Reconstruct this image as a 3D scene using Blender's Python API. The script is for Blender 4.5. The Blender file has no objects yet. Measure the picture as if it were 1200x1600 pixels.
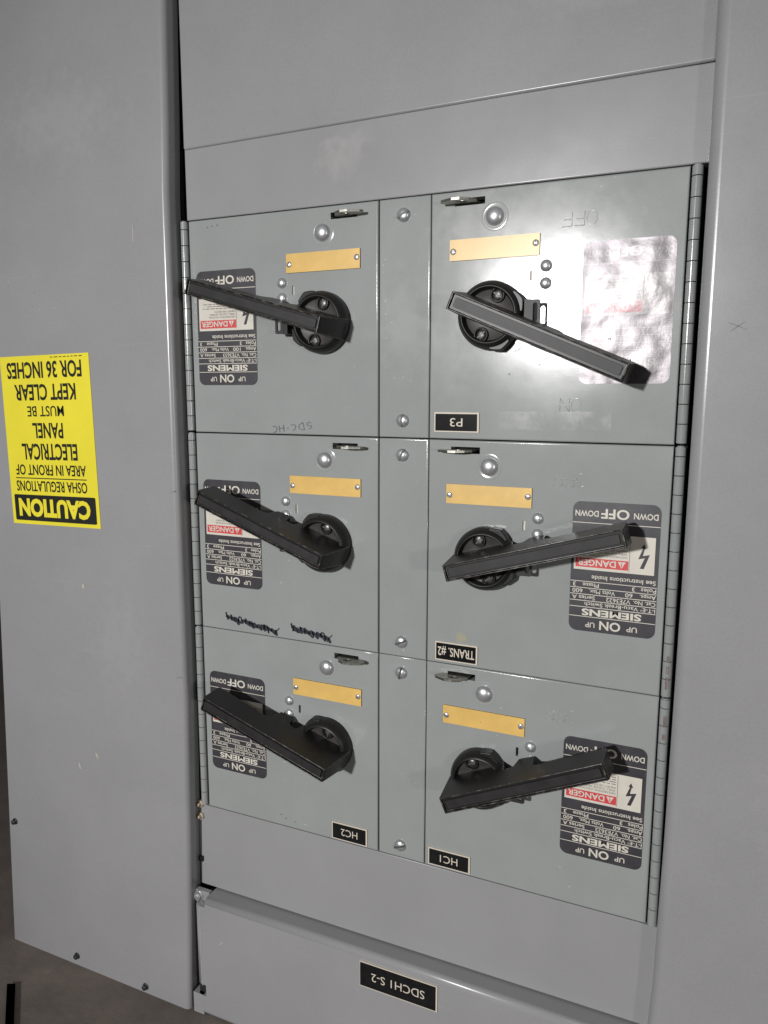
import bpy, bmesh, math, random
from mathutils import Matrix, Vector
random.seed(7)
S = bpy.context.scene
COL = S.collection
PI = math.pi

# ------------------------------------------------------------------ camera
cam_d = bpy.data.cameras.new('camera')
cam = bpy.data.objects.new('camera', cam_d)
COL.objects.link(cam)
RIGHT = Vector((0.91018768, 0.41419209, 0.001816))
DOWN = Vector((0.06509572, -0.13871527, -0.98819058))
FWD = Vector((-0.40904882, 0.8995571, -0.15321907))
M = Matrix.Identity(4)
for i in range(3):
    M[i][0], M[i][1], M[i][2] = RIGHT[i], -DOWN[i], -FWD[i]
M[0][3], M[1][3], M[2][3] = 0.27979, -0.72351, -0.18894
cam.matrix_world = M
cam_d.sensor_fit = 'VERTICAL'
cam_d.sensor_height = 36.0
cam_d.lens = 1198.157 / 1600 * 36
cam_d.clip_start = 0.02
cam_d.clip_end = 60
S.camera = cam

# ------------------------------------------------------------------ light
W = bpy.data.worlds.new('World')
S.world = W
W.use_nodes = True
nt = W.node_tree
bg = nt.nodes['Background']
bg.inputs['Strength'].default_value = 0.105
tc = nt.nodes.new('ShaderNodeTexCoord')
sp = nt.nodes.new('ShaderNodeSeparateXYZ')
nt.links.new(tc.outputs['Generated'], sp.inputs[0])
rp = nt.nodes.new('ShaderNodeValToRGB')
rp.color_ramp.elements[0].position = 0.30
rp.color_ramp.elements[0].color = (0.42, 0.39, 0.37, 1)
rp.color_ramp.elements[1].position = 0.80
rp.color_ramp.elements[1].color = (1.25, 1.24, 1.25, 1)
mr = nt.nodes.new('ShaderNodeMapRange')
mr.inputs['From Min'].default_value = -1
nt.links.new(sp.outputs['Z'], mr.inputs['Value'])
nt.links.new(mr.outputs[0], rp.inputs[0])
nt.links.new(rp.outputs[0], bg.inputs['Color'])

def lamp(name, kind, loc, target, energy, color):
    d = bpy.data.lights.new(name, kind)
    o = bpy.data.objects.new(name, d)
    COL.objects.link(o)
    o.location = loc
    v = Vector(target) - Vector(loc)
    o.rotation_euler = v.to_track_quat('-Z', 'Y').to_euler()
    d.energy = energy
    d.color = color
    return d
key = lamp('work_light', 'SPOT', (-0.505, -2.9, 0.215), (-0.08, 0, -0.43), 318, (1.0, 0.99, 0.985))
key.spot_size = math.radians(48)
key.spot_blend = 1.0
key.shadow_soft_size = 0.075
fill = lamp('right_light', 'AREA', (1.72, -1.65, -0.24), (0.0, 0, -0.35), 7.2, (1.0, 0.98, 0.95))  # lamp on the right at lever height, inferred from faint second shadows
fill.shape = 'DISK'
fill.size = 0.16

S.view_settings.view_transform = 'Standard'
S.view_settings.look = 'None'
S.view_settings.gamma = 1
S.view_settings.exposure = 0
S.view_settings.use_curve_mapping = False

# ------------------------------------------------------------------ materials
def mat(name, color, rough=0.5, metal=0.0, spec=0.5, coat=0.0, coat_rough=0.1):
    m = bpy.data.materials.new(name)
    m.use_nodes = True
    b = m.node_tree.nodes['Principled BSDF']
    b.inputs['Base Color'].default_value = (*color, 1)
    b.inputs['Roughness'].default_value = rough
    b.inputs['Metallic'].default_value = metal
    b.inputs['Specular IOR Level'].default_value = spec
    b.inputs['Coat Weight'].default_value = coat
    b.inputs['Coat Roughness'].default_value = coat_rough
    m['b'] = 1
    return m
def N(m, t, **kw):
    n = m.node_tree.nodes.new(t)
    for k, v in kw.items():
        if k in n.inputs.keys():
            n.inputs[k].default_value = v
        else:
            setattr(n, k, v)
    return n
def L(m, a, b):
    m.node_tree.links.new(a, b)
def bsdf(m):
    return m.node_tree.nodes['Principled BSDF']
def noise(m, scale, detail=3, rough=0.6, src='Object'):
    t = N(m, 'ShaderNodeTexCoord')
    n = N(m, 'ShaderNodeTexNoise', Scale=scale, Detail=detail, Roughness=rough)
    L(m, t.outputs[src], n.inputs['Vector'])
    return n
def vary(m, base, scale, amp, specks=None, blobs=(), scuff=None, grain=0.0):
    """mottle a base colour; specks = sparse pale chips; blobs = pale rubbed spots (x, z, rx, rz, gain)"""
    n = noise(m, scale, 5)
    r = N(m, 'ShaderNodeMapRange')
    r.inputs['From Min'].default_value = 0.3
    r.inputs['From Max'].default_value = 0.7
    r.inputs['To Min'].default_value = 1 - amp
    r.inputs['To Max'].default_value = 1 + amp
    L(m, n.outputs['Fac'], r.inputs['Value'])
    mx = N(m, 'ShaderNodeMix', data_type='RGBA', blend_type='MULTIPLY')
    mx.inputs[0].default_value = 1
    mx.inputs[6].default_value = (*base, 1)
    L(m, r.outputs[0], mx.inputs[7])
    out = mx.outputs[2]
    if grain:
        ng = noise(m, 620, 2, 0.7)
        rg = N(m, 'ShaderNodeMapRange')
        rg.inputs['From Min'].default_value = 0.25
        rg.inputs['From Max'].default_value = 0.75
        rg.inputs['To Min'].default_value = 1 - grain
        rg.inputs['To Max'].default_value = 1 + grain
        L(m, ng.outputs['Fac'], rg.inputs['Value'])
        m2 = N(m, 'ShaderNodeMix', data_type='RGBA', blend_type='MULTIPLY')
        m2.inputs[0].default_value = 1
        L(m, out, m2.inputs[6]); L(m, rg.outputs[0], m2.inputs[7])
        out = m2.outputs[2]
        ns = noise(m, 6, 5, 0.65)
        rs = N(m, 'ShaderNodeMapRange')
        rs.inputs['From Min'].default_value = 0.3
        rs.inputs['From Max'].default_value = 0.7
        r0 = bsdf(m).inputs['Roughness'].default_value
        rs.inputs['To Min'].default_value = r0 - 0.035
        rs.inputs['To Max'].default_value = r0 + 0.05
        L(m, ns.outputs['Fac'], rs.inputs['Value'])
        L(m, rs.outputs[0], bsdf(m).inputs['Roughness'])
    def lay(fac, col):
        nonlocal out
        q = N(m, 'ShaderNodeMix', data_type='RGBA')
        L(m, fac, q.inputs[0])
        L(m, out, q.inputs[6])
        q.inputs[7].default_value = (*col, 1)
        out = q.outputs[2]
    g = N(m, 'ShaderNodeNewGeometry')
    if specks:
        vn = N(m, 'ShaderNodeTexVoronoi', Scale=specks[0])
        L(m, g.outputs['Position'], vn.inputs['Vector'])
        lt = N(m, 'ShaderNodeMapRange')
        lt.inputs['From Min'].default_value = specks[1]
        lt.inputs['From Max'].default_value = specks[1] * 0.4
        L(m, vn.outputs['Distance'], lt.inputs['Value'])
        n2 = N(m, 'ShaderNodeTexNoise', Scale=9.0, Detail=2)
        L(m, g.outputs['Position'], n2.inputs['Vector'])
        l2 = N(m, 'ShaderNodeMapRange')
        l2.inputs['From Min'].default_value = 0.58
        l2.inputs['From Max'].default_value = 0.70
        L(m, n2.outputs['Fac'], l2.inputs['Value'])
        mu = N(m, 'ShaderNodeMath', operation='MULTIPLY')
        L(m, lt.outputs[0], mu.inputs[0]); L(m, l2.outputs[0], mu.inputs[1])
        lay(mu.outputs[0], specks[2])
    if scuff:
        w = N(m, 'ShaderNodeMapping')
        w.inputs['Scale'].default_value = scuff[0]
        w.inputs['Rotation'].default_value = (0, math.radians(35), 0)
        L(m, g.outputs['Position'], w.inputs['Vector'])
        n3 = N(m, 'ShaderNodeTexNoise', Scale=1.0, Detail=4, Roughness=0.7)
        L(m, w.outputs[0], n3.inputs['Vector'])
        l3 = N(m, 'ShaderNodeMapRange')
        l3.inputs['From Min'].default_value = scuff[1]
        l3.inputs['From Max'].default_value = scuff[1] + 0.15
        l3.inputs['To Max'].default_value = scuff[2]
        L(m, n3.outputs['Fac'], l3.inputs['Value'])
        lay(l3.outputs[0], scuff[3])
    for (x, z, rx, rz, gain, col) in blobs:
        mp = N(m, 'ShaderNodeVectorMath', operation='SUBTRACT')
        mp.inputs[1].default_value = (x, 0, z)
        L(m, g.outputs['Position'], mp.inputs[0])
        ml = N(m, 'ShaderNodeVectorMath', operation='MULTIPLY')
        ml.inputs[1].default_value = (1 / rx, 0, 1 / rz)
        L(m, mp.outputs[0], ml.inputs[0])
        ln = N(m, 'ShaderNodeVectorMath', operation='LENGTH')
        L(m, ml.outputs[0], ln.inputs[0])
        n4 = N(m, 'ShaderNodeTexNoise', Scale=75.0, Detail=4)
        L(m, g.outputs['Position'], n4.inputs['Vector'])
        ad = N(m, 'ShaderNodeMath', operation='MULTIPLY_ADD')
        ad.inputs[1].default_value = 1.9
        L(m, n4.outputs['Fac'], ad.inputs[0]); L(m, ln.outputs['Value'], ad.inputs[2])
        l4 = N(m, 'ShaderNodeMapRange')
        l4.inputs['From Min'].default_value = 2.0
        l4.inputs['From Max'].default_value = 1.2
        l4.inputs['To Max'].default_value = gain
        L(m, ad.outputs[0], l4.inputs['Value'])
        lay(l4.outputs[0], col)
    L(m, out, bsdf(m).inputs['Base Color'])
    return out
def bump(m, scale, strength, dist=0.0004, detail=2, second=None):
    n = noise(m, scale, detail)
    b = N(m, 'ShaderNodeBump', Strength=strength, Distance=dist)
    L(m, n.outputs['Fac'], b.inputs['Height'])
    out = b
    if second:
        n2 = noise(m, second[0], 2)
        b2 = N(m, 'ShaderNodeBump', Strength=second[1], Distance=second[2])
        L(m, n2.outputs['Fac'], b2.inputs['Height'])
        L(m, b.outputs[0], b2.inputs['Normal'])
        out = b2
    L(m, out.outputs[0], bsdf(m).inputs['Normal'])
    if bsdf(m).inputs['Coat Weight'].default_value > 0:
        L(m, out.outputs[0], bsdf(m).inputs['Coat Normal'])

PALE = (0.55, 0.55, 0.53)
m_door = mat('door_paint', (0.30, 0.335, 0.33), 0.15, spec=0.5)
vary(m_door, (0.289, 0.304, 0.298), 16, 0.045, (95, 0.10, PALE), scuff=((12, 12, 170), 0.67, 0.28, PALE), grain=0.05,
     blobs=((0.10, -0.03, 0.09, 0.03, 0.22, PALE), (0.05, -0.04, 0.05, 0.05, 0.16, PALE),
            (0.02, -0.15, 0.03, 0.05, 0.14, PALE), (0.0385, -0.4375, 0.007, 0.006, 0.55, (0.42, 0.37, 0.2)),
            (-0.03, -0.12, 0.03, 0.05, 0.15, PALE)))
bump(m_door, 900, 0.10, 0.0003, second=(30, 0.06, 0.0012))
m_panel = mat('panel_paint', (0.30, 0.29, 0.31), 0.24, spec=0.45)
vary(m_panel, (0.288, 0.286, 0.294), 9, 0.04, (70, 0.07, PALE), scuff=((9, 9, 150), 0.64, 0.30, (0.40, 0.39, 0.39)), grain=0.05,
     blobs=((-0.098, 0.045, 0.028, 0.022, 0.22, (0.5, 0.48, 0.44)), (-0.085, 0.06, 0.03, 0.012, 0.10, PALE), (-0.45, 0.12, 0.10, 0.05, 0.10, PALE), (0.15, 0.16, 0.07, 0.03, 0.12, PALE), (-0.40, -0.50, 0.05, 0.07, 0.08, PALE), (0.38, -0.55, 0.06, 0.10, 0.08, PALE)))
bump(m_panel, 800, 0.08, 0.0003, second=(14, 0.12, 0.002))
m_int = mat('interior_shade', (0.012, 0.012, 0.012), 0.8)  # interior shade put into the colour, so gaps and slots look black
vary(m_int, (0.012, 0.012, 0.012), 30, 0.3)
m_blk = mat('black_plastic', (0.012, 0.0118, 0.0115), 0.38, spec=0.36)
vary(m_blk, (0.012, 0.0118, 0.0115), 60, 0.25, (230, 0.09, (0.13, 0.12, 0.10)))
bump(m_blk, 1500, 0.12, 0.0003)
m_worn_glint = mat('worn_glint_edge', (0.05, 0.045, 0.04), 0.26, spec=0.6)  # real edge wear plus edge glints painted into the bevel colour
_n = noise(m_worn_glint, 130, 4)
_r = N(m_worn_glint, 'ShaderNodeValToRGB')
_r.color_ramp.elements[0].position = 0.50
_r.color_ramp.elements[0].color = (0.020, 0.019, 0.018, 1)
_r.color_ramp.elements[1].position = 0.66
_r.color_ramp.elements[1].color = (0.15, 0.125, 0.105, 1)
L(m_worn_glint, _n.outputs['Fac'], _r.inputs[0])
L(m_worn_glint, _r.outputs[0], bsdf(m_worn_glint).inputs['Base Color'])
m_grip = mat('grip_inlay', (0.035, 0.033, 0.034), 0.47, spec=0.36)
vary(m_grip, (0.020, 0.0185, 0.019), 55, 0.35, (160, 0.10, (0.16, 0.14, 0.12)))
bump(m_grip, 1100, 0.2, 0.0003)
m_well = mat('hub_well_lit', (0.05, 0.046, 0.043), 0.42, spec=0.6)  # paler than the plastic: reflected light painted into the well floor
vary(m_well, (0.048, 0.044, 0.041), 90, 0.3)
m_zinc = mat('zinc', (0.60, 0.60, 0.62), 0.34, 0.72)
vary(m_zinc, (0.56, 0.56, 0.58), 220, 0.15)
bump(m_zinc, 600, 0.15, 0.0003)
m_scr = mat('oiled_screw', (0.10, 0.095, 0.09), 0.38, 0.85)
vary(m_scr, (0.11, 0.105, 0.10), 260, 0.3)
m_hasp = mat('hasp_steel', (0.36, 0.35, 0.31), 0.40, 1.0)
vary(m_hasp, (0.38, 0.37, 0.33), 150, 0.3)
m_groove = mat('screw_slot', (0.10, 0.10, 0.10), 0.5, 0.3)
vary(m_groove, (0.085, 0.085, 0.085), 200, 0.2)
m_yel = mat('tan_plate', (0.60, 0.36, 0.10), 0.33)
vary(m_yel, (0.70, 0.455, 0.135), 40, 0.10, (110, 0.08, (0.22, 0.10, 0.03)))
bump(m_yel, 700, 0.05)
m_edge = mat('plate_edge', (0.35, 0.22, 0.09), 0.6)
vary(m_edge, (0.35, 0.22, 0.09), 200, 0.2)
m_lab = mat('label_dark', (0.042, 0.040, 0.046), 0.40, spec=0.5)
vary(m_lab, (0.042, 0.040, 0.046), 70, 0.22)
m_cream = mat('label_cream', (0.62, 0.58, 0.50), 0.45)
vary(m_cream, (0.62, 0.585, 0.51), 90, 0.05)
m_red = mat('label_red', (0.58, 0.055, 0.06), 0.45)
vary(m_red, (0.58, 0.055, 0.06), 90, 0.08)
m_tiny = mat('label_fine_print', (0.16, 0.15, 0.15), 0.5)
vary(m_tiny, (0.16, 0.15, 0.15), 300, 0.3)
# the wrinkled, shinier copy of the label stock
def foil(name, col, metal):
    m = mat(name, col, 0.40, metal, spec=0.5)
    vary(m, col, 60, 0.12)
    bump(m, 260, 0.22, 0.0005, second=(19, 0.85, 0.0060))
    return m
f_lab = foil('foil_dark', (0.150, 0.140, 0.146), 0.9)
f_cream = foil('foil_cream', (0.19, 0.18, 0.182), 0.9)
f_red = foil('foil_red', (0.215, 0.135, 0.14), 0.9)
f_tiny = foil('foil_fine_print', (0.160, 0.150, 0.153), 0.9)
m_tag = mat('tag_black', (0.010, 0.010, 0.011), 0.16, spec=0.3)
vary(m_tag, (0.010, 0.010, 0.011), 90, 0.3)
m_tagw = mat('tag_cream', (0.60, 0.54, 0.45), 0.5)
vary(m_tagw, (0.60, 0.54, 0.45), 90, 0.05)
m_cy = mat('sign_yellow', (0.62, 0.54, 0.03), 0.38)
vary(m_cy, (0.78, 0.68, 0.042), 12, 0.06)
bump(m_cy, 30, 0.05, 0.001)
m_ck = mat('sign_black', (0.014, 0.015, 0.012), 0.42)
vary(m_ck, (0.014, 0.015, 0.012), 60, 0.2)
m_ink = mat('marker_ink', (0.02, 0.02, 0.03), 0.5)
vary(m_ink, (0.02, 0.02, 0.03), 300, 0.3)
m_pen = mat('pen_ink', (0.12, 0.12, 0.14), 0.5)
vary(m_pen, (0.12, 0.12, 0.145), 500, 0.3)
m_scratch = mat('bare_scratch', (0.50, 0.49, 0.47), 0.5)
vary(m_scratch, (0.46, 0.44, 0.36), 400, 0.15)
m_rust = mat('rub_mark', (0.20, 0.15, 0.135), 0.6)
vary(m_rust, (0.19, 0.14, 0.125), 300, 0.4)
m_bolt = mat('dark_bolt', (0.05, 0.055, 0.065), 0.4, 0.7)
vary(m_bolt, (0.06, 0.065, 0.075), 200, 0.4)
m_nut = mat('tan_nut', (0.45, 0.36, 0.26), 0.45, 0.3)
vary(m_nut, (0.48, 0.40, 0.30), 200, 0.3)
m_floor = mat('concrete', (0.2, 0.17, 0.15), 0.75)
vary(m_floor, (0.15, 0.125, 0.108), 7, 0.30, (30, 0.18, (0.28, 0.24, 0.2)))
bump(m_floor, 60, 0.4, 0.003, 5)
m_res = mat('tape_residue', (0.60, 0.60, 0.58), 0.30)
vary(m_res, (0.60, 0.60, 0.58), 60, 0.15)
def patchy(m, scale, lo, hi, top):
    n = noise(m, scale, 5, 0.65)
    r = N(m, 'ShaderNodeMapRange')
    r.inputs['From Min'].default_value = lo
    r.inputs['From Max'].default_value = hi
    r.inputs['To Max'].default_value = top
    L(m, n.outputs['Fac'], r.inputs['Value'])
    L(m, r.outputs[0], bsdf(m).inputs['Alpha'])
patchy(m_res, 38, 0.44, 0.72, 0.55)

# ------------------------------------------------------------------ mesh helpers
class MB:
    """collects geometry, then links it as ONE mesh object"""
    def __init__(self):
        self.bm = bmesh.new()
    def poly(self, pts, mi=0):
        f = self.bm.faces.new([self.bm.verts.new(p) for p in pts])
        f.material_index = mi
        return f
    def prism(self, xz, h0, h1, mi=0, side=None):
        """polygon in the wall plane, from height h0 to h1 towards the viewer (-y)"""
        n = len(xz)
        a = [self.bm.verts.new((x, -h0, z)) for x, z in xz]
        b = [self.bm.verts.new((x, -h1, z)) for x, z in xz]
        s = mi if side is None else side
        f = self.bm.faces.new(b); f.material_index = mi
        f = self.bm.faces.new(a[::-1]); f.material_index = s
        for i in range(n):
            j = (i + 1) % n
            f = self.bm.faces.new((a[i], a[j], b[j], b[i])); f.material_index = s
    def box(self, x0, x1, z0, z1, h0, h1, mi=0, side=None):
        self.prism([(x0, z0), (x1, z0), (x1, z1), (x0, z1)], h0, h1, mi, side)
    def lathe(self, prof, cx=0, cz=0, n=40, mi=0, wob=0):
        """profile (r, h) revolved round the wall normal"""
        rings = []
        for r, h in prof:
            if r < 1e-6:
                rings.append([self.bm.verts.new((cx, -h, cz))])
            else:
                rings.append([self.bm.verts.new((cx + r * math.cos(2 * PI * k / n), -h, cz + r * math.sin(2 * PI * k / n))) for k in range(n)])
        for A, B in zip(rings, rings[1:]):
            for k in range(n):
                j = (k + 1) % n
                if len(A) == 1 and len(B) == 1: continue
                if len(A) == 1: f = self.bm.faces.new((A[0], B[k], B[j]))
                elif len(B) == 1: f = self.bm.faces.new((A[k], A[j], B[0]))
                else: f = self.bm.faces.new((A[k], A[j], B[j], B[k]))
                f.smooth = True; f.material_index = mi
    def tube(self, pts, r, n=8, mi=0):
        pts = [Vector(p) for p in pts]
        rings = []
        for i, p in enumerate(pts):
            d = (pts[min(i + 1, len(pts) - 1)] - pts[max(i - 1, 0)]).normalized()
            u = d.cross(Vector((0, 1, 0)))
            if u.length < 1e-4: u = d.cross(Vector((1, 0, 0)))
            u.normalize(); v = d.cross(u)
            rings.append([self.bm.verts.new(p + r * (math.cos(2 * PI * k / n) * u + math.sin(2 * PI * k / n) * v)) for k in range(n)])
        for A, B in zip(rings, rings[1:]):
            for k in range(n):
                f = self.bm.faces.new((A[k], A[(k + 1) % n], B[(k + 1) % n], B[k])); f.smooth = True; f.material_index = mi
        for R in (rings[0], rings[-1]):
            f = self.bm.faces.new(R); f.material_index = mi
    def ribbon(self, xz, w, h, mi=0, taper=False):
        n = len(xz)
        a, b = [], []
        for i, (x, z) in enumerate(xz):
            x0, z0 = xz[max(i - 1, 0)]; x1, z1 = xz[min(i + 1, n - 1)]
            dx, dz = x1 - x0, z1 - z0
            l = math.hypot(dx, dz) or 1
            ww = w * (1 if not taper else 0.25 + 0.75 * math.sin(PI * (i + 0.3) / (n - 0.4)))
            nx, nz = -dz / l * ww / 2, dx / l * ww / 2
            a.append(self.bm.verts.new((x + nx, -h, z + nz))); b.append(self.bm.verts.new((x - nx, -h, z - nz)))
        for i in range(n - 1):
            f = self.bm.faces.new((a[i], a[i + 1], b[i + 1], b[i])); f.material_index = mi
    def text(self, body, x0, zb, w, cap, h, mi=0, bold=0.0):
        """flat lettering: left edge x0, baseline zb, width w, capital height cap, on height h"""
        cu = bpy.data.curves.new('lettering', 'FONT')
        cu.body = body; cu.size = 1.0; cu.offset = bold; cu.resolution_u = 3
        o = bpy.data.objects.new('lettering', cu)
        COL.objects.link(o)
        dg = bpy.context.evaluated_depsgraph_get()
        me = bpy.data.meshes.new_from_object(o.evaluated_get(dg))
        xs = [v.co.x for v in me.vertices]
        mn, mx = min(xs), max(xs)
        capu = CAP[0] + 2 * bold
        sx, sz = w / (mx - mn), cap / capu
        vs = [self.bm.verts.new((x0 + (v.co.x - mn) * sx, -h, zb + (v.co.y + bold) * sz)) for v in me.vertices]
        for p in me.polygons:
            try:
                f = self.bm.faces.new([vs[i] for i in p.vertices]); f.material_index = mi
            except ValueError:
                pass
        bpy.data.objects.remove(o); bpy.data.curves.remove(cu); bpy.data.meshes.remove(me)
    def mesh(self, name, mats):
        bmesh.ops.recalc_face_normals(self.bm, faces=self.bm.faces)
        me = bpy.data.meshes.new(name)
        self.bm.to_mesh(me); self.bm.free()
        for m in (mats if isinstance(mats, (list, tuple)) else [mats]):
            me.materials.append(m)
        return me
    def build(self, name, mats, parent=None, loc=(0, 0, 0), roty=0.0, bevel=0.0, seg=2, label=None):
        return link(name, self.mesh(name, mats), parent, loc, roty, bevel, seg, label)
def link(name, me, parent=None, loc=(0, 0, 0), roty=0.0, bevel=0.0, seg=2, label=None):
    o = bpy.data.objects.new(name, me)
    COL.objects.link(o)
    o.parent = parent
    o.location = loc
    o.rotation_euler = (0, roty, 0)
    if bevel:
        b = o.modifiers.new('bevel', 'BEVEL')
        b.width = bevel; b.segments = seg; b.limit_method = 'ANGLE'; b.angle_limit = math.radians(35)
        b.harden_normals = True
    if label: o['label'] = label
    return o
def thing(name, label, cat, loc=(0, 0, 0), group=None):
    o = bpy.data.objects.new(name, None)
    o.empty_display_size = 0.05
    COL.objects.link(o)
    o.location = loc
    o['label'] = label; o['category'] = cat
    if group: o['group'] = group
    return o
def rrect(x0, x1, z0, z1, r, n=6):
    out = []
    for cx, cz, a in ((x1 - r, z1 - r, 0), (x0 + r, z1 - r, 90), (x0 + r, z0 + r, 180), (x1 - r, z0 + r, 270)):
        for k in range(n + 1):
            t = math.radians(a + 90 * k / n)
            out.append((cx + r * math.cos(t), cz + r * math.sin(t)))
    return out
CAP = [0.7]
def measure_cap():
    cu = bpy.data.curves.new('lettering', 'FONT'); cu.body = 'H'; cu.size = 1
    o = bpy.data.objects.new('lettering', cu); COL.objects.link(o)
    me = bpy.data.meshes.new_from_object(o.evaluated_get(bpy.context.evaluated_depsgraph_get()))
    CAP[0] = max(v.co.y for v in me.vertices)
    bpy.data.objects.remove(o); bpy.data.curves.remove(cu); bpy.data.meshes.remove(me)
measure_cap()

def sheet(x0, x1, z0, z1, h, thick, r, holes=(), name='door', mats=None, parent=None):
    """folded sheet-metal pan: rounded front edges, real rectangular holes"""
    xs = sorted({x0, x1} | {v for q in holes for v in q[:2]})
    zs = sorted({z0, z1} | {v for q in holes for v in q[2:]})
    bm = bmesh.new()
    V = {(i, k): bm.verts.new((x, -h, z)) for i, x in enumerate(xs) for k, z in enumerate(zs)}
    for i in range(len(xs) - 1):
        for k in range(len(zs) - 1):
            cx, cz = (xs[i] + xs[i + 1]) / 2, (zs[k] + zs[k + 1]) / 2
            if any(q[0] < cx < q[1] and q[2] < cz < q[3] for q in holes): continue
            bm.faces.new((V[i, k], V[i + 1, k], V[i + 1, k + 1], V[i, k + 1]))
    front = bm.faces[:]
    ret = bmesh.ops.extrude_face_region(bm, geom=front)
    nv = [g for g in ret['geom'] if isinstance(g, bmesh.types.BMVert)]
    bmesh.ops.translate(bm, vec=(0, thick, 0), verts=nv)
    bm.edges.ensure_lookup_table()
    def outer(v):
        return abs(v.co.x - x0) < 1e-6 or abs(v.co.x - x1) < 1e-6 or abs(v.co.z - z0) < 1e-6 or abs(v.co.z - z1) < 1e-6
    es = []
    for e in bm.edges:
        a, b = e.verts
        if abs(a.co.y + h) < 1e-6 and abs(b.co.y + h) < 1e-6:
            for ax, lim in ((0, x0), (0, x1), (2, z0), (2, z1)):
                if abs(a.co[ax] - lim) < 1e-6 and abs(b.co[ax] - lim) < 1e-6: es.append(e)
    bmesh.ops.recalc_face_normals(bm, faces=bm.faces)
    if r:
        res = bmesh.ops.bevel(bm, geom=es, offset=r, segments=5, profile=0.5, affect='EDGES')
        for f in res['faces']: f.smooth = True
    me = bpy.data.meshes.new(name)
    bm.to_mesh(me); bm.free()
    me.materials.append(mats)
    return link(name, me, parent)

# ------------------------------------------------------------------ ground
FZ = -0.9785
mb = MB(); mb.poly([(-14, -9, FZ), (14, -9, FZ), (14, 16, FZ), (-14, 16, FZ)])
o = mb.build('floor', m_floor); o['kind'] = 'structure'

def strokes(par, name, m, items, h, world=False):
    for xz, w, tp in items:
        b = MB(); b.ribbon(xz, w, h, 0, tp)
        o = b.build(name, m, None if world else par)
        if world: rel(o, par)

# ------------------------------------------------------------------ neighbour cabinets
def bent_front(edge_r, edge_l, h, r, depth, side):
    """front sheet whose right (side=+1) or left edge folds back; edge lists are (x, z)"""
    mbx = MB()
    n = 8
    cols = []
    for (xr, z), (xl, _) in zip(edge_r, edge_l):
        row = []
        if side > 0:
            row.append((xl, depth, z)); row.append((xl, -h, z))
            for k in range(n + 1):
                t = PI / 2 * k / n
                row.append((xr - r + r * math.sin(t), -h + r - r * math.cos(t), z))
            row.append((xr, -0.0100, z)); row.append((xr - 0.003, -0.0100, z)); row.append((xr - 0.003, 0.002, z)); row.append((xr - 0.012, 0.004, z)); row.append((xr - 0.012, depth, z))
        else:
            row.append((xl, depth, z))
            for k in range(n + 1):
                t = PI / 2 * (1 - k / n)
                row.append((xl + r - r * math.sin(t), -h + r - r * math.cos(t), z))
            row.append((xr, -h, z)); row.append((xr, depth, z))
        cols.append([mbx.bm.verts.new(p) for p in row])
    for A, B in zip(cols, cols[1:]):
        for k in range(len(A) - 1):
            f = mbx.bm.faces.new((A[k], A[k + 1], B[k + 1], B[k])); f.smooth = (2 <= k <= n + 1) if side > 0 else (1 <= k <= n)
    for c in (cols[0], cols[-1][::-1]):
        mbx.bm.faces.new([mbx.bm.verts.new(v.co) for v in c])
    return mbx
cab = thing('metal_cabinet', 'tall plain grey cabinet left of the switches, caution sign on its front', 'cabinet', (-0.46, 0, FZ))
def rel(o, par):
    o.parent = par
    o.location = Vector(o.location) - par.location
    return o
zz = [0.75, 0.45, 0.216, 0.1, 0.026, -0.15, -0.35, -0.56, -0.75, -0.88, -0.9785]
er = [(-0.2905, 0.75), (-0.2905, 0.45), (-0.2925, 0.216), (-0.2955, 0.1), (-0.2985, 0.026), (-0.2992, -0.15), (-0.2992, -0.35), (-0.2995, -0.56), (-0.304, -0.75), (-0.3085, -0.88), (-0.3128, -0.9785)]
el = [(-0.590, z) for z in zz]
el = [(-0.5985 if z > -0.3 else -0.5985 + (z + 0.3) * 0.0455, z) for z in zz]
o = bent_front(er, el, 0.025, 0.007, 0.55, 1).build('front_panel', m_panel); rel(o, cab)
b = MB(); b.box(-0.3145, -0.3000, FZ + 0.004, 0.74, -0.50, -0.006)
rel(b.build('gap_shade_box', m_int), cab)  # black box added inside the cabinet to keep the side gap dark
for sh_ in o.data.polygons: pass
def hexbolt(x, z, h, r, name, m, par, tilt=0.3):
    b = MB()
    pts = [(r * math.cos(tilt + k * PI / 3), r * math.sin(tilt + k * PI / 3)) for k in range(6)]
    b.lathe([(r * 1.25, 0), (r * 1.25, 0.0012), (r * 0.9, 0.0016)], n=24)
    b.prism(pts, 0.0012, 0.0048)
    b.lathe([(r * 0.5, 0.0048), (r * 0.45, 0.0054), (0, 0.0054)], n=20)
    o = b.build(name, m, None, (x, -h, z), 0, 0.0006, 2)
    rel(o, par)
    return o
for x, z in ((-0.6093, -0.7877), (-0.5058, -0.9641), (-0.3843, -0.9688)):
    hexbolt(x, z, 0.025, 0.0037, 'bolt', m_bolt, cab, random.random())
strokes(cab, 'scratch', m_scratch, [
    ([(-0.3461, -0.002), (-0.3468, -0.012), (-0.3471, -0.022)], 0.0012, True),
    ([(-0.4535, -0.427), (-0.4532, -0.430), (-0.4537, -0.432)], 0.003, False),
    ([(-0.449, -0.652), (-0.4467, -0.6548), (-0.4455, -0.659)], 0.0032, True),
    ([(-0.4790, -0.672), (-0.4784, -0.6767), (-0.4776, -0.680)], 0.003, True),
], 0.0253, True)
strokes(cab, 'pencil_mark', m_pen, [
    ([(-0.3085, -0.3025), (-0.303, -0.3015), (-0.3015, -0.3005)], 0.0007, True),
    ([(-0.311, -0.5285), (-0.306, -0.526), (-0.3030, -0.5265)], 0.0007, True),
], 0.0253, True)

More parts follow.
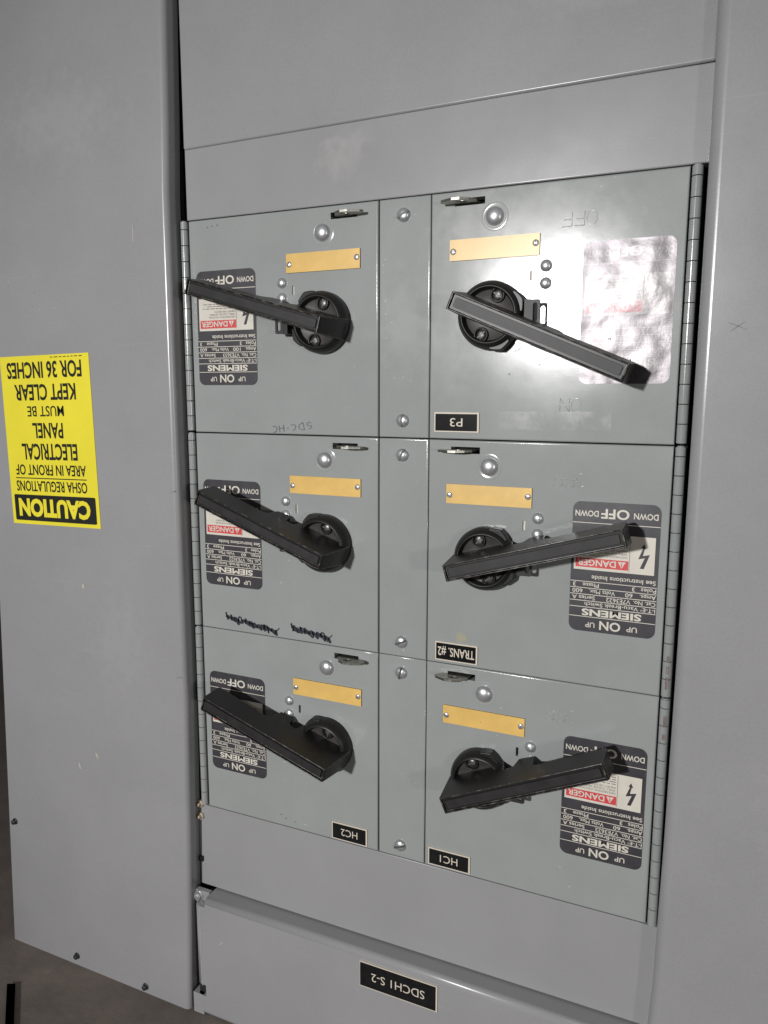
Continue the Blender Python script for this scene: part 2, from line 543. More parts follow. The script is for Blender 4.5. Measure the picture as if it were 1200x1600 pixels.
side = thing('wireway_cover', 'plain grey full height cover panel right of the hinges', 'panel', (0.5, 0, FZ))
el = [(0.2470, 0.75), (0.2468, 0.2), (0.2466, -0.02), (0.2462, -0.35), (0.2448, -0.6), (0.2425, -0.75), (0.240, -0.8), (0.2385, -0.9785)]
er = [(0.86, z) for _, z in el]
o = bent_front(er, el, 0.022, 0.010, 0.55, -1).build('front_panel', m_panel); rel(o, side)
strokes(side, 'pencil_mark', m_pen, [
    ([(0.2695, -0.1315), (0.276, -0.134), (0.2835, -0.1375)], 0.0006, True),
    ([(0.2715, -0.1385), (0.277, -0.1345), (0.282, -0.1312)], 0.0006, True),
], 0.0223, True)

# ------------------------------------------------------------------ main cabinet
main = thing('switchboard', 'grey switchboard section that holds the six lever switches', 'switchboard', (-0.02, 0, FZ))
XL, XR = -0.2902, 0.2328
b = MB(); b.box(-0.2885, 0.2425, FZ, 0.75, -0.55, -0.0165)
rel(b.build('enclosure', m_int), main)
# unequal, slightly out-of-level top seam
b = MB()
b.prism([(-0.2900, 0.0738), (0.2470, 0.0778), (0.2474, 0.75), (-0.2895, 0.75)], -0.012, 0.0040)
rel(b.build('top_panel', m_panel, None, (0, 0, 0), 0, 0.0023, 5), main)
rel(sheet(-0.2902, 0.2470, 0.0002, 0.0775, 0.0016, 0.014, 0.0012, name='filler_panel', mats=m_panel), main)
rel(sheet(-0.3062, 0.2436, -0.8110, -0.7011, 0.0, 0.013, 0.0006, name='filler_panel', mats=m_panel), main)
b = MB(); b.box(-0.3015, -0.2935, -0.60, 0.06, -0.030, -0.026)
# lower door, standing proud, with a cut-out near its lower left corner
low = sheet(-0.2995, 0.2436, -0.9770, -0.8128, 0.0240, 0.036, 0.0070, holes=((-0.2995, -0.2857, -0.9490, -0.9335), (-0.2995, -0.2835, -0.8240, -0.8128)), name='lower_door', mats=m_panel)
rel(low, main)
b = MB(); b.box(-0.3062, -0.2900, -0.9772, -0.9490, 0.0, 0.0242)
rel(b.build('door_foot', m_panel, None, (0, 0, 0), 0, 0.0008), main)
b = MB(); b.box(-0.2950, 0.24, -0.97, -0.832, -0.004, 0.0); b.box(-0.2992, -0.2859, -0.9488, -0.9337, 0.0, 0.019)
rel(b.build('door_shade_backing', m_int), main)  # small block added to fill the cut-out with painted shade
strokes(main, 'scratch', m_scratch, [
    ([(-0.2905, -0.826), (-0.2912, -0.88), (-0.2908, -0.935)], 0.0006, False),
    ([(-0.2620, -0.868), (-0.2590, -0.8655), (-0.2565, -0.8625)], 0.0011, True),
], 0.0243, True)

def tag(par, x0, x1, z0, z1, h, body, tw, tc, tdx=0.0, tdz=0.0, bold=0.0, frame=(0.0012, 0.0012, 0.0018, 0.0015), t=0.0016):
    """engraved name plate, mounted upside down; frame = bared edge (left, bottom, right, top) as mounted"""
    w, d = x1 - x0, z1 - z0
    b = MB()
    b.box(-w / 2, w / 2, -d / 2, d / 2, 0, t, 1)
    l, bo, r, to = frame
    # as mounted; the object is turned half a turn so mirror here
    b.box(-w / 2 + r, w / 2 - l, -d / 2 + to, d / 2 - bo, t - 0.0004, t + 0.00025, 0)
    b.text(body, -tw / 2 + tdx, -tc / 2 + tdz, tw, tc, t + 0.0005, 1, bold)
    o = b.build('name_plate', [m_tag, m_tagw], None, ((x0 + x1) / 2, -h, (z0 + z1) / 2), PI)
    o.parent = par
    o.location = Vector(o.location) - (par.location if par.parent is None else Vector((0, 0, 0)))
    return o
o = tag(main, -0.0668, 0.0268, -0.8540, -0.8227, 0.0240, 'SDCH1 S-2', 0.0640, 0.0098, 0, 0, 0.0, (0.0006, 0.0012, 0.0018, 0.0012))
hexbolt(-0.3003, -0.8185, 0.0126, 0.0052, 'bolt', m_zinc, main, 0.2)
b = MB(); b.box(-0.3055, -0.2845, -0.8290, -0.8118, 0.006, 0.0125)
rel(b.build('corner_bracket', m_panel, None, (0, 0, 0), 0, 0.0006), main)
for z, t_ in ((-0.7000, 0.1), (-0.7165, 0.7)):
    b = MB()
    r = 0.0052
    b.prism([(r * math.cos(t_ + k * PI / 3), r * math.sin(t_ + k * PI / 3)) for k in range(6)], -0.006, 0.003)
    b.lathe([(0.0026, 0.003), (0.0026, 0.006), (0.0018, 0.0068), (0, 0.0068)], n=16)
    rel(b.build('nut', m_nut, None, (-0.3020, 0.0, z), 0, 0.0008), main)
b = MB(); b.box(-0.3065, -0.3005, -0.7790, -0.7735, -0.004, 0.003); b.box(-0.3035, -0.3005, -0.7755, -0.7715, 0.0015, 0.0045)
rel(b.build('clip', m_blk, None, (0, 0, 0), 0, 0.0004), main)

# ------------------------------------------------------------------ cover strips between the doors
ROWZ = [0.0, -0.2343, -0.4675, -0.7008]
def slotted(b, cx, cz, r, dome, ang, mi=0, ms=1, h0=0.0, slot=0.16):
    prof = [(r, h0), (r, h0 + dome * 0.25)] + [(r * math.cos(t), h0 + dome * (0.25 + 0.75 * math.sin(t))) for t in (0.35, 0.7, 1.0, 1.3)] + [(0, h0 + dome)]
    b.lathe(prof, cx, cz, 28, mi)
    c, s = math.cos(ang), math.sin(ang)
    L_, w_ = r * 0.95, r * slot
    q = [(cx + u * c - v * s, cz + u * s + v * c) for u, v in ((-L_, -w_), (L_, -w_), (L_, w_), (-L_, w_))]
    b.prism(q, h0, h0 + dome * 1.02, ms)
GAPS = [(0.0003, 0.0006), (0.0006, 0.0003), (0.0003, 0.0003)]
strip_txt = ['narrow grey cover strip between the two top switches', 'narrow grey cover strip between the two middle switches', 'narrow grey cover strip between the two bottom switches']
scr_z = [(-0.0166, -0.2165), (-0.0173, -0.2165), (-0.0176, -0.2184)]
for r in range(3):
    z0, z1 = ROWZ[r], ROWZ[r + 1]
    t = thing('cover_strip', strip_txt[r], 'cover', (-0.0281, 0, z0), 'cover strips between switch doors')
    gt, gb = GAPS[r]
    o = sheet(-0.0268, 0.0277, z1 - z0 + gb, -gt, -0.0003, 0.013, 0.0014, name='strip_panel', mats=m_door, parent=t)
    for z in scr_z[r]:
        b = MB(); slotted(b, 0, 0, 0.0066, 0.0042, random.uniform(0.3, 2.4))
        b.build('screw', [m_zinc, m_groove], t, (-0.0004, 0, z))

# ------------------------------------------------------------------ warning label (drawn the right way up, mounted turned half a turn)
LW, LH = 0.0787, 0.1250
def label_mesh(amps, cat):
    b = MB()
    def X(f): return -LW / 2 + f * LW
    def Z(mm): return LH / 2 - mm / 1000
    b.prism(rrect(-LW / 2, LW / 2, -LH / 2, LH / 2, 0.0075), 0, 0.00035, 0)
    h = 0.0006
    def t(s, f0, f1, base, cap, bold=0.0, mi=1, hh=h):
        b.text(s, X(f0), Z(base), (f1 - f0) * LW, cap / 1000, hh, mi, bold)
    def bar(f0, f1, z0, z1, mi=1, hh=h): b.poly([(X(f0), -hh, Z(z1)), (X(f1), -hh, Z(z1)), (X(f1), -hh, Z(z0)), (X(f0), -hh, Z(z0))], mi)
    t('UP', .20, .32, 9.2, 5.0, .012); t('ON', .39, .635, 11.6, 8.6, .022); t('UP', .69, .80, 9.2, 5.0, .012)
    t('SIEMENS', .16, .85, 22.2, 6.6, .035)
    t('I-T-E', .01, .15, 28.6, 3.7, .012); t('R', .16, .178, 27.0, 1.7); t('Vacu-Break Switch', .20, .82, 28.6, 3.7, .008)
    t('Cat. No.', .01, .26, 34.8, 3.9, .008); t(cat, .29, .57, 34.8, 3.9, .008); t('Series A', .70, .97, 34.8, 3.9, .008)
    t('Amps.', .01, .19, 41.2, 3.9, .01); t(amps, .27, .27 + .042 * len(amps), 41.2, 3.9, .01); t('Volts Max.', .47, .77, 41.2, 3.9, .008); t('600', .85, .97, 41.2, 3.9, .01)
    t('Poles', .01, .18, 47.4, 3.9, .01); t('3', .245, .28, 47.4, 3.9, .01); t('Phase', .66, .85, 47.4, 3.9, .01); t('3', .93, .965, 47.4, 3.9, .01)
    t('See Instructions Inside', .02, .75, 55.0, 4.2, .012)
    for z in (14.4, 23.8, 29.9, 36.1, 42.4, 48.6): bar(0.004, 0.996, z - .32, z + .32)
    bar(0.004, 0.996, 104.6, 105.3)
    bar(.045, .965, 60.0, 95.0)
    h2 = 0.0008
    bar(.335, .945, 62.6, 71.4, 2, h2)
    h3 = 0.0010
    b.poly([(X(.365), -h3, Z(70.2)), (X(.455), -h3, Z(70.2)), (X(.41), -h3, Z(63.9))], 1)
    bar(.404, .416, 65.6, 68.3, 2, 0.0011); bar(.404, .416, 68.9, 69.7, 2, 0.0011)
    t('DANGER', .475, .925, 70.2, 6.0, .022, 1, h3)
    t('HAZARDOUS VOLTAGE.', .35, .80, 75.4, 1.9, .0, 3, h2)
    t('WILL CAUSE SEVERE', .35, .78, 78.4, 1.9, .0, 3, h2); t('INJURY OR DEATH.', .35, .70, 81.3, 1.9, .0, 3, h2)
    for z, f in ((84.4, .90), (86.8, .84), (89.2, .93), (91.6, .66)):
        x = .35
        while x < f - .03:
            l = random.uniform(.03, .08); bar(x, min(x + l, f), z - .8, z, 3, h2); x += l + .018
    bar(.323, .328, 61.5, 93.5, 3, h2)
    P = [(850, 585), (872, 633), (858, 632), (842, 702), (910, 686), (856, 832), (818, 830), (862, 722), (798, 738), (840, 630), (824, 625)]
    b.poly([(X(1 - (x - 115) / 885), -h2, Z(125 * (1 - (y - 196) / 1334))) for x, y in P], 0)
    t('DOWN', .03, .30, 116.6, 5.6, .02); t('OFF', .35, .67, 118.9, 9.2, .022); t('DOWN', .70, .97, 116.6, 5.6, .02)
    return b.mesh('warning_label', [m_lab, m_cream, m_red, m_tiny])
lab60 = label_mesh('60', 'V7E3622')
lab100 = label_mesh('100', 'V7E3633')
labfoil = lab60.copy()
for i, m in enumerate((f_lab, f_cream, f_red, f_tiny)): labfoil.materials[i] = m
# gently buckled base for the peeling foil label
def buckle(me):
    bm = bmesh.new(); bm.from_mesh(me)
    bm.to_mesh(me); bm.free()

# ------------------------------------------------------------------ lever handle
def arm_mesh():
    bm = bmesh.new()
    prof = [(-0.0255, 0.0553), (0.1417, 0.0512), (0.1430, 0.0495), (0.1428, 0.0225), (0.1410, 0.0205), (0.0720, 0.0255), (0.0665, 0.0220), (0.0640, 0.0060), (0.0480, 0.0040),
            (0.0450, 0.0185), (0.0350, 0.0200), (0.0312, 0.0060), (0.0300, 0.0015), (-0.0300, 0.0015), (-0.0308, 0.0080), (-0.0268, 0.0535)]
    def hw(h): return 0.0080 + (0.0553 - h) * 0.062
    A = [bm.verts.new((u, -h, hw(h))) for u, h in prof]
    B = [bm.verts.new((u, -h, -hw(h))) for u, h in prof]
    bm.faces.new(A); bm.faces.new(B[::-1])
    n = len(prof)
    top = None
    for i in range(n):
        j = (i + 1) % n
        f = bm.faces.new((A[j], A[i], B[i], B[j]))
        if i == 0: top = f
    bmesh.ops.recalc_face_normals(bm, faces=bm.faces)
    es = [e for e in bm.edges if e.calc_face_angle(0) > math.radians(40)]
    top_edges = set(top.edges)
    r = bmesh.ops.inset_individual(bm, faces=[top], thickness=0.0015, depth=0.0)
    r2 = bmesh.ops.inset_individual(bm, faces=[top], thickness=0.0003, depth=-0.0030)
    for f in bm.faces: f.smooth = True
    me = bpy.data.meshes.new('handle'); bm.to_mesh(me); bm.free()
    me.materials.append(m_blk); me.materials.append(m_worn_glint)
    return me
ARM = arm_mesh()
def inlay_mesh():
    b = MB()
    pts = rrect(-0.0216, 0.1378, -0.0044, 0.0044, 0.0014, 4)
    def h(u): return 0.0553 - (u + 0.0255) * (0.0041 / 0.1672)
    lo = [b.bm.verts.new((u, -(h(u) - 0.0029), v)) for u, v in pts]
    hi = [b.bm.verts.new((u, -(h(u) - 0.0013), v * 0.94)) for u, v in pts]
    b.bm.faces.new(hi)
    for i in range(len(pts)):
        j = (i + 1) % len(pts); b.bm.faces.new((lo[i], lo[j], hi[j], hi[i]))
    return b.mesh('grip_inlay', m_grip)
INLAY = inlay_mesh()
def hub_mesh():
    b = MB()
    b.lathe([(0.0318, 0.0), (0.0318, 0.0075), (0.0314, 0.0095), (0.0300, 0.0125), (0.0282, 0.0150), (0.0264, 0.0165), (0.0256, 0.0166), (0.0250, 0.0160), (0.0236, 0.0108), (0.0232, 0.0098)], n=72)
    b.lathe([(0.0232, 0.0098), (0.0226, 0.0093), (0.0, 0.0092)], n=72, mi=1)
    for s in (-1, 1):   # raised ring round each screw well
        b.lathe([(0.0072, 0.009), (0.0070, 0.0118), (0.0062, 0.0124), (0.0054, 0.0118), (0.0052, 0.0095)], 0, s * 0.0195, 32)
    return b.mesh('hub', [m_blk, m_well])
HUB = hub_mesh()
def flange_mesh(lo_hi):
    """ribbed cam lobe of the hub on the tip side"""
    b = MB()
    for a0, a1 in (lo_hi,):
        arc = [math.radians(a0 + (a1 - a0) * k / 8) for k in range(9)]
        def rr_(k): return 0.0350 - 0.0030 * abs(k - 4) / 4
        pts = [(rr_(k) * math.cos(t), rr_(k) * math.sin(t)) for k, t in enumerate(arc)] + [(0.024 * math.cos(t), 0.024 * math.sin(t)) for t in arc[::-1]]
        b.prism(pts, 0, 0.0125)
    return b.mesh('cam_lobe', m_blk)
LOBES = [flange_mesh((26, 66)), flange_mesh((-66, -26))]
def hubscrew():
    b = MB(); slotted(b, 0, 0, 0.0047, 0.0020, 0.0, 0, 1, 0.0092, 0.13)
    return b.mesh('hub_screw', [m_scr, m_groove])
HSCR = hubscrew()

# ------------------------------------------------------------------ small hardware, drawn for a right-hand door (dx from the strip edge)
def dome_mesh(r, hh, ring):
    b = MB()
    prof = [(r, 0.0), (r * 0.995, hh * 0.15)] + [(r * math.cos(t), hh * (0.15 + 0.85 * math.sin(t))) for t in (0.3, 0.6, 0.9, 1.2, 1.4)] + [(0, hh)]
    b.lathe(prof, n=36)
    if ring:
        b.lathe([(r * 1.06, 0.0), (r * 1.2, 0.0002), (r * 1.34, 0.00035), (r * 1.50, 0.0)], n=48, mi=1)
    return b.mesh('rivet', [m_zinc, m_door])
DOME_B, DOME_S = dome_mesh(0.0088, 0.0058, True), dome_mesh(0.0056, 0.0040, False)
def plate_mesh():
    b = MB(); b.box(-0.0434, 0.0434, -0.0097, 0.0097, 0, 0.0016, 0, 1)
    return b.mesh('rating_plate', [m_yel, m_edge])
PLATE = plate_mesh()
def pscrew():
    b = MB(); slotted(b, 0, 0, 0.0030, 0.0014, 0.0, 0, 1, 0.0016, 0.13)
    return b.mesh('plate_screw', [m_zinc, m_groove])
PSCR = pscrew()
def hasp_mesh():
    """flat padlock eye standing straight out of its slot"""
    b = MB()
    out = [(0.0475, -0.012), (0.0470, 0.004), (0.0425, 0.0130), (0.0345, 0.0178), (0.0265, 0.0178), (0.0150, 0.0125), (0.0128, 0.0085), (0.0165, 0.0035), (0.0262, 0.0020), (0.0262, -0.012)]
    cx, ch, r = 0.0335, 0.0085, 0.0042
    n = 20
    t = 0.0011
    hole = [(cx + 1.35 * r * math.cos(2 * PI * k / n), ch + r * math.sin(2 * PI * k / n)) for k in range(n)]
    bm = b.bm
    for s in (-1, 1):
        vo = [bm.verts.new((x, -h, s * t)) for x, h in out]
        vh = [bm.verts.new((x, -h, s * t)) for x, h in hole]
        eds = [bm.edges.new((vo[i], vo[(i + 1) % len(vo)])) for i in range(len(vo))] + [bm.edges.new((vh[i], vh[(i + 1) % n])) for i in range(n)]
        bmesh.ops.triangle_fill(bm, use_beauty=True, use_dissolve=False, edges=eds)
        if s < 0: lo, lh = vo, vh
    for A, B in ((lo, vo), (lh, vh)):
        for i in range(len(A)):
            j = (i + 1) % len(A); bm.faces.new((A[i], A[j], B[j], B[i]))
    return b.mesh('padlock_eye', m_hasp)
HASP = hasp_mesh()
def hinge_mesh(length, s):
    b = MB()
    r = 0.0044
    n = 14
    zt = -0.0012
    pitch = (length - 0.0026) / 13.5
    z = zt
    for k in range(n):
        zl = pitch * (0.5 if k == 0 else 1.0)
        a, c = z, z - zl + 0.0009
        pr = [(r * math.cos(2 * PI * q / 18), r * math.sin(2 * PI * q / 18)) for q in range(18)]
        A = [b.bm.verts.new((x, -y, a)) for x, y in pr]; B = [b.bm.verts.new((x, -y, c)) for x, y in pr]
        for q in range(18):
            f = b.bm.faces.new((A[q], A[(q + 1) % 18], B[(q + 1) % 18], B[q])); f.smooth = True
        b.bm.faces.new([b.bm.verts.new(v.co) for v in A[::-1]]); b.bm.faces.new([b.bm.verts.new(v.co) for v in B])
        z -= zl
    b.tube([(0, 0.0, zt - 0.001), (0, 0.0, -length + 0.0016)], 0.0030, 12, 1)
    b.tube([(0, 0.0, zt - 0.0005), (0, 0.0, zt + 0.0012)], 0.0032, 12, 0)
    # leaf running behind the door edge
    b.box(-0.0045 if s > 0 else -0.004, 0.004 if s > 0 else 0.0045, -length + 0.0015, -0.0015, -0.0105, -0.0085, 0)
    return b.mesh('hinge', [m_door, m_groove])
def lockbar_mesh():
    """slotted lock tab beside the hub"""
    b = MB()
    o = rrect(0.0385, 0.0490, -0.0115, 0.0115, 0.0018, 3)
    i_ = rrect(0.0425, 0.0468, -0.0085, 0.0085, 0.0020, 3)
    n = len(o)
    V = []
    for pts, h in ((o, 0.0165), (i_, 0.0165), (i_, 0.0145), (o, 0.0145)):
        V.append([b.bm.verts.new((x, -h, z)) for x, z in pts])
    for A, B in ((V[0], V[1]), (V[1], V[2]), (V[2], V[3]), (V[3], V[0])):
        for k in range(n):
            j = (k + 1) % n; b.bm.faces.new((A[k], A[j], B[j], B[k]))
    b.box(0.0345, 0.0400, -0.0118, 0.0118, 0, 0.0160)
    return b.mesh('lock_tab', m_grip)
LOCK = lockbar_mesh()
def mirror(me):
    bm = bmesh.new(); bm.from_mesh(me)
    for v in bm.verts: v.co.x = -v.co.x
    bmesh.ops.reverse_faces(bm, faces=bm.faces)
    q = me.copy(); bm.to_mesh(q); bm.free(); return q
HASP_L, LOCK_L = mirror(HASP), mirror(LOCK)

def emboss(par, word, x0, x1, z0, z1):
    """raised lettering pressed in the door sheet, upside down"""
    b = MB()
    n = len(word); gap = 0.22
    cw = (x1 - x0) / (n + gap * (n - 1))
    r = 0.0009
    hh = -0.00076
    for i, ch in enumerate(word):
        a = x1 - i * cw * (1 + gap)      # upright-left is mounted-right
        def P(u, v): return (a - u * cw, -hh, z1 - (1 - (1 - v)) * (z1 - z0))   # v = 0 foot (mounted top) .. 1 head (mounted bottom)
        if ch == 'O':
            b.tube([P(0.5 + 0.5 * math.cos(t * PI / 10), 0.5 + 0.5 * math.sin(t * PI / 10)) for t in range(21)], r)
        elif ch == 'F':
            b.tube([P(0, 0), P(0, 1)], r); b.tube([P(0, 1), P(1, 1)], r); b.tube([P(0, .52), P(.8, .52)], r)
        elif ch == 'N':
            b.tube([P(0, 0), P(0, 1)], r); b.tube([P(0, 1), P(1, 0)], r); b.tube([P(1, 0), P(1, 1)], r)
    return b.build('embossed_word', m_door, par)

# ------------------------------------------------------------------ the six switches
X1, X2 = -0.0556, 0.0
GROUP = 'lever switches in two columns'
spec = [
    # side, row, handle angle, label text, name tag
    ('L', 0, 164.36, 'grey lever switch marked SDC-HC in pen, beside the top of the left cabinet', None),
    ('R', 0, -22.98, 'grey lever switch tagged P3 with wrinkled shiny label in bright glare', ('P3', 0.0065, 0.0528, -0.2270, -0.2076, 0.0130, 0.0080)),
    ('L', 1, 160.05, 'grey lever switch with two black scribbles on its door below the handle', None),
    ('R', 1, 16.18, 'grey lever switch tagged TRANS. #2 with lever pointing up right', ('TRANS. #2', 0.0104, 0.0563, -0.4636, -0.4436, 0.0395, 0.0093)),
    ('L', 2, 162.18, 'grey lever switch tagged HC2 above the lower filler panel', ('HC2', -0.1139, -0.0688, -0.6980, -0.6771, 0.0210, 0.0083)),
    ('R', 2, 23.88, 'grey lever switch tagged HC1 with lever pointing up right', ('HC1', 0.0053, 0.0529, -0.6976, -0.6777, 0.0200, 0.0083)),
]
# refined lever angles
for side_, row, ang, text, tg in spec:
    s = 1 if side_ == 'R' else -1
    ox = X2 if s > 0 else X1
    z0, z1 = ROWZ[row], ROWZ[row + 1]
    H = z0 - z1
    t = thing('lever_switch', text, 'switch', (ox, 0, z0), GROUP)
    w = (XR - X2) if s > 0 else (X1 - XL)
    def span(a, b): return (a, b) if s > 0 else (-b, -a)
    hx0, hx1 = span(0.0240, 0.0540)
    qx0, qx1 = span(0.0985, 0.1012)
    d0, d1 = span(0.0006, w - 0.0006)
    gt, gb = GAPS[row]
    door = sheet(d0, d1, -H + gb, -gt, 0.0, 0.013, 0.0015, holes=((hx0, hx1, -0.0137, -0.0071), (qx0, qx1, -0.0862, -0.0768)), name='door', mats=m_door, parent=t)
    if row < 2:
        b = MB(); b.box(qx0 - 0.0004, qx1 + 0.0004, -0.0866, -0.0764, -0.0045, -0.0022)
        b.build('indicator', m_cream, t)  # pale plate inside the slot, upper two rows only
    # rivets on the door
    link('rivet', DOME_B, t, (s * 0.0638, 0, -0.0259))
    for z in (-0.0735, -0.0890): link('rivet', DOME_S, t, (s * 0.1134, 0, z))
    p = link('rating_plate', PLATE, t, (s * 0.0636, -0.0001, -0.0541))
    for q in (-1, 1): link('plate_screw', PSCR, p, (q * 0.0398, 0, q * 0.0012), random.uniform(0, PI))
    link('padlock_eye', HASP if s > 0 else HASP_L, t, (0, 0, -0.0108))
    hm = hinge_mesh(H, s)
    hg = link('hinge', hm, t, (s * (w + 0.0051), 0.0, 0))
    if side_ == 'R' and row > 0:
        b = MB()
        rr = 0.00455
        for za, zb_ in (((-0.1905, -0.1985), (-0.2010, -0.2095), (-0.2110, -0.2240)) if row == 1 else ((-0.0160, -0.0275), (-0.0335, -0.0400))):
            for k in range(3):
                aa = math.radians(70 + 14 * k + random.uniform(-4, 4))
                x = rr * math.cos(aa); y = rr * math.sin(aa)
                b.poly([(x - 0.0004, -y, za - random.uniform(0, .002)), (x + 0.0004, -y - 0.0001, za - random.uniform(0, .002)), (x + 0.0004, -y - 0.0001, zb_), (x - 0.0004, -y, zb_ + 0.001)])
        b.build('rub_mark', m_rust, hg)
    me = {('R', 0): labfoil, ('L', 0): lab100}.get((side_, row), lab60)
    lx = s * 0.1858 if s > 0 else -0.1862
    link('warning_label', me, t, (lx, 0, -0.1178 if row == 0 else (-0.1165 if row == 1 else -0.1165)), PI,
         label='wrinkled shiny warning label' if (side_, row) == ('R', 0) else None)
    link('lock_tab', LOCK if s > 0 else LOCK_L, t, (s * 0.0636, 0, -0.1160))
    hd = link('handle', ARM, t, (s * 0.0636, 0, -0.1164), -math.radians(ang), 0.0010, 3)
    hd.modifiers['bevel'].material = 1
    link('hub', HUB, hd)
    link('grip_inlay', INLAY, hd)
    for lb in LOBES: link('cam_lobe', lb, hd, bevel=0.0012)
    for q in (-1, 1): link('hub_screw', HSCR, hd, (0, 0, q * 0.0195), random.uniform(0, PI))
    if tg:
        body, a0, a1, c0, c1, tw, tcp = tg
        tag(t, a0, a1, c0, c1, 0.0, body, tw, tcp, tdx=(0.0 if body != 'P3' else 0.0), bold=(0.0 if body != 'TRANS. #2' else 0.012))
    if (side_, row) in (('R', 0), ('R', 1), ('R', 2)):
        emboss(t, 'OFF', 0.1262, 0.1575, -0.0408, -0.0285)
    if (side_, row) == ('R', 0):
        emboss(t, 'ON', 0.1305, 0.1500, -0.2060, -0.1935)
        b = MB(); b.poly([(0.0724, -0.0004, -0.2235), (0.1777, -0.0004, -0.2220), (0.1772, -0.0004, -0.2053), (0.0720, -0.0004, -0.2063)])
        b.build('tape_residue', m_res, t)
        strokes(t, 'pencil_mark', m_pen, [
            ([(0.1130, -0.1600), (0.1155, -0.1568), (0.1180, -0.1560), (0.1205, -0.1575)], 0.0007, True),
            ([(0.0855, -0.1500), (0.0905, -0.1480), (0.0930, -0.1455)], 0.0007, True),
            ([(0.0815, -0.1700), (0.0817, -0.1718)], 0.0012, False),
            ([(0.110, -0.1620), (0.1104, -0.1630)], 0.0015, False),
        ], 0.0004, False)
    if (side_, row) == ('L', 0):
        # SDC-HC in pen, strokes in mounted orientation (read upside down)
        b = MB()
        def pen(pts): b.ribbon([(0 + (x - 410 * 0) , z) for x, z in pts], 0.0010, 0.0004)
        def map_(px, py):   # sketch grid -> door coordinates
            return (-0.1853 - X1 + (px - 200) * (0.0512 / 735), -0.2252 - (py - 200) * (0.0082 / 160) + (px - 200) * (0.0062 / 735))
        def arc(cx, cy, rx, ry, a0, a1, n=12): return [map_(cx + rx * math.cos(math.radians(a0 + (a1 - a0) * k / n)), cy + ry * math.sin(math.radians(a0 + (a1 - a0) * k / n))) for k in range(n + 1)]
        pen(arc(235, 275, 60, 65, -110, 100))
        pen([map_(335, 205), map_(348, 350)]); pen([map_(415, 200), map_(425, 345)]); pen([map_(342, 272), map_(420, 270)])
        pen([map_(480, 288), map_(510, 284)])
        pen([map_(552, 225), map_(610, 225), map_(640, 262), map_(630, 310), map_(590, 352)])
        pen([map_(765, 200), map_(795, 358)]); pen([map_(770, 205), map_(715, 228), map_(688, 275), map_(710, 325), map_(760, 352), map_(797, 355)])
        pen([map_(905, 235), map_(880, 210), map_(845, 220), map_(835, 255), map_(870, 285), map_(920, 295), map_(922, 325), map_(875, 352)])
        b.build('pen_writing', m_pen, t)
    if (side_, row) == ('L', 1):
        for xa, za, xb, zb_, n in ((-0.2545, -0.4512, -0.1835, -0.4605, 58), (-0.1650, -0.4530, -0.1150, -0.4595, 40)):
            b = MB()
            for rep in range(3):
                pts = []
                m = n * 7
                p1, p2 = random.uniform(0, 6), random.uniform(0, 6)
                for k in range(m):
                    f = k / (m - 1)
                    th = 2 * PI * f * n * 0.24
                    am = 0.0043 * (0.65 + 0.35 * math.sin(f * 23 + p1)) * (0.8 + 0.2 * math.sin(f * 61 + p2))
                    pts.append((xa + (xb - xa) * f - X1 + 0.0012 * math.sin(th + 0.8 * math.sin(f * 37 + p2)) - 0.35 * am * math.cos(th + 1.3 * rep), za + (zb_ - za) * f - ROWZ[1] + am * math.cos(th + 1.3 * rep) + 0.0010 * math.sin(f * 17 + p2)))
                b.ribbon(pts, 0.0017, 0.0004 + 0.0002 * rep)
            q = [(xa - X1 + 0.001, za - ROWZ[1] + 0.006), (xa - X1 + 0.0005, za - ROWZ[1] + 0.001), (xa - X1 + 0.004, za - ROWZ[1] - 0.003)]
            b.ribbon(q, 0.0009, 0.0008)
            q = [(xb - X1 + 0.003, zb_ - ROWZ[1] + 0.005), (xb - X1 - 0.001, zb_ - ROWZ[1] + 0.0005), (xb - X1 - 0.004, zb_ - ROWZ[1] - 0.004)]
            b.ribbon(q, 0.0009, 0.0008)
            b.build('marker_scribble', m_ink, t)
    if (side_, row) == ('L', 2):
        strokes(t, 'pencil_mark', m_pen, [([(x - 0.0008, z), (x + 0.0008, z - 0.0001)], 0.0011, False) for x, z in ((-0.128, -0.219), (-0.121, -0.2225), (-0.108, -0.224))], 0.0004)
    if (side_, row) == ('L', 0):
        strokes(t, 'pencil_mark', m_pen, [([(x - 0.0008, z), (x + 0.0008, z - 0.0001)], 0.0011, False) for x, z in ((-0.1950, -0.0075), (-0.2020, -0.0082), (-0.2080, -0.0088))], 0.0004)

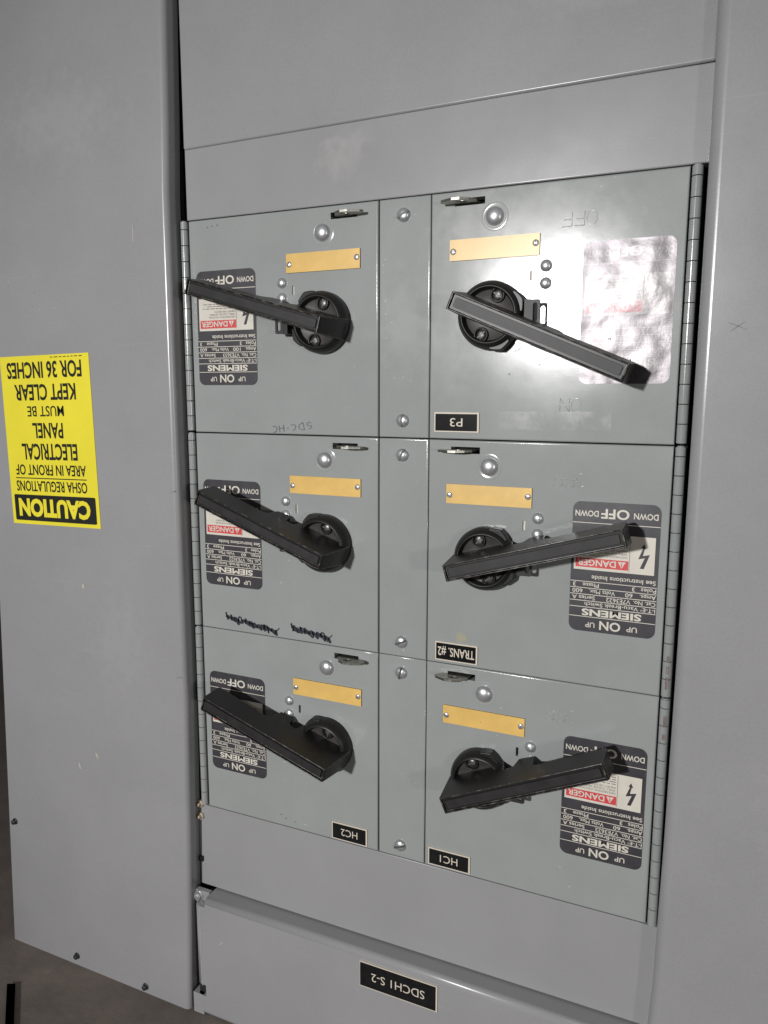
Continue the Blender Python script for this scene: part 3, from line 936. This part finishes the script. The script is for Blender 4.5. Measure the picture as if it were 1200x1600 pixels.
# ------------------------------------------------------------------ caution sign on the left cabinet
SW, SH = 0.1492, 0.2118
b = MB()
b.box(-SW / 2, SW / 2, -SH / 2, SH / 2, 0, 0.0005, 0)
def X(f): return -SW / 2 + f * SW
def Zf(f): return -SH / 2 + f * SH        # f measured from the mounted top = upright foot
def line(s, a, c, f0, f1, bold, mi=1, h=0.0008):
    # a..c mounted left..right -> upright left = 1 - c
    b.text(s, X(1 - c), Zf(f0), (c - a) * SW, (f1 - f0) * SH, h, mi, bold)
line('FOR 36 INCHES', .075, .915, .036, .130, .022)
line('KEPT CLEAR', .145, .835, .165, .258, .022)
line('MUST BE', .275, .69, .292, .352, .008)
line('PANEL', .32, .665, .390, .480, .02)
line('ELECTRICAL', .175, .805, .512, .608, .022)
line('AREA IN FRONT OF', .085, .885, .637, .700, .015)
line('OSHA REGULATIONS', .075, .885, .735, .798, .015)
b.poly([(X(.115), -0.0008, Zf(.716)), (X(.925), -0.0008, Zf(.716)), (X(.925), -0.0008, Zf(.722)), (X(.115), -0.0008, Zf(.722))], 1)
pts = rrect(X(.035), X(.965), Zf(.820), Zf(.978), 0.002, 3)
b.poly([(x, -0.0008, z) for x, z in pts], 1)
line('CAUTION', .085, .905, .843, .952, .05, 0, 0.0011)
x = .07
while x < .42:
    l = random.uniform(.02, .05)
    b.poly([(X(x), -0.0008, Zf(.012)), (X(x + l), -0.0008, Zf(.012)), (X(x + l), -0.0008, Zf(.0165)), (X(x), -0.0008, Zf(.0165))], 1); x += l + .015
o = b.build('caution_sign', [m_cy, m_ck], None, (-0.4950, -0.0252, -0.2495), PI - math.radians(1.2))
o['label'] = 'yellow and black caution sign stuck upside down on the left cabinet'; o['category'] = 'sign'

# ------------------------------------------------------------------ black strip on the floor
b = MB()
b.bm.faces.new([b.bm.verts.new(p) for p in ((-0.562, -0.094, FZ + 0.004), (-0.552, -0.089, FZ + 0.004), (-0.455, -0.175, FZ + 0.004), (-0.463, -0.181, FZ + 0.004))])
bmesh.ops.solidify(b.bm, geom=b.bm.faces[:], thickness=0.003)
o = b.build('floor_strip', m_ck)
o['label'] = 'short black strip lying on the brown floor by the left cabinet'; o['category'] = 'strip'
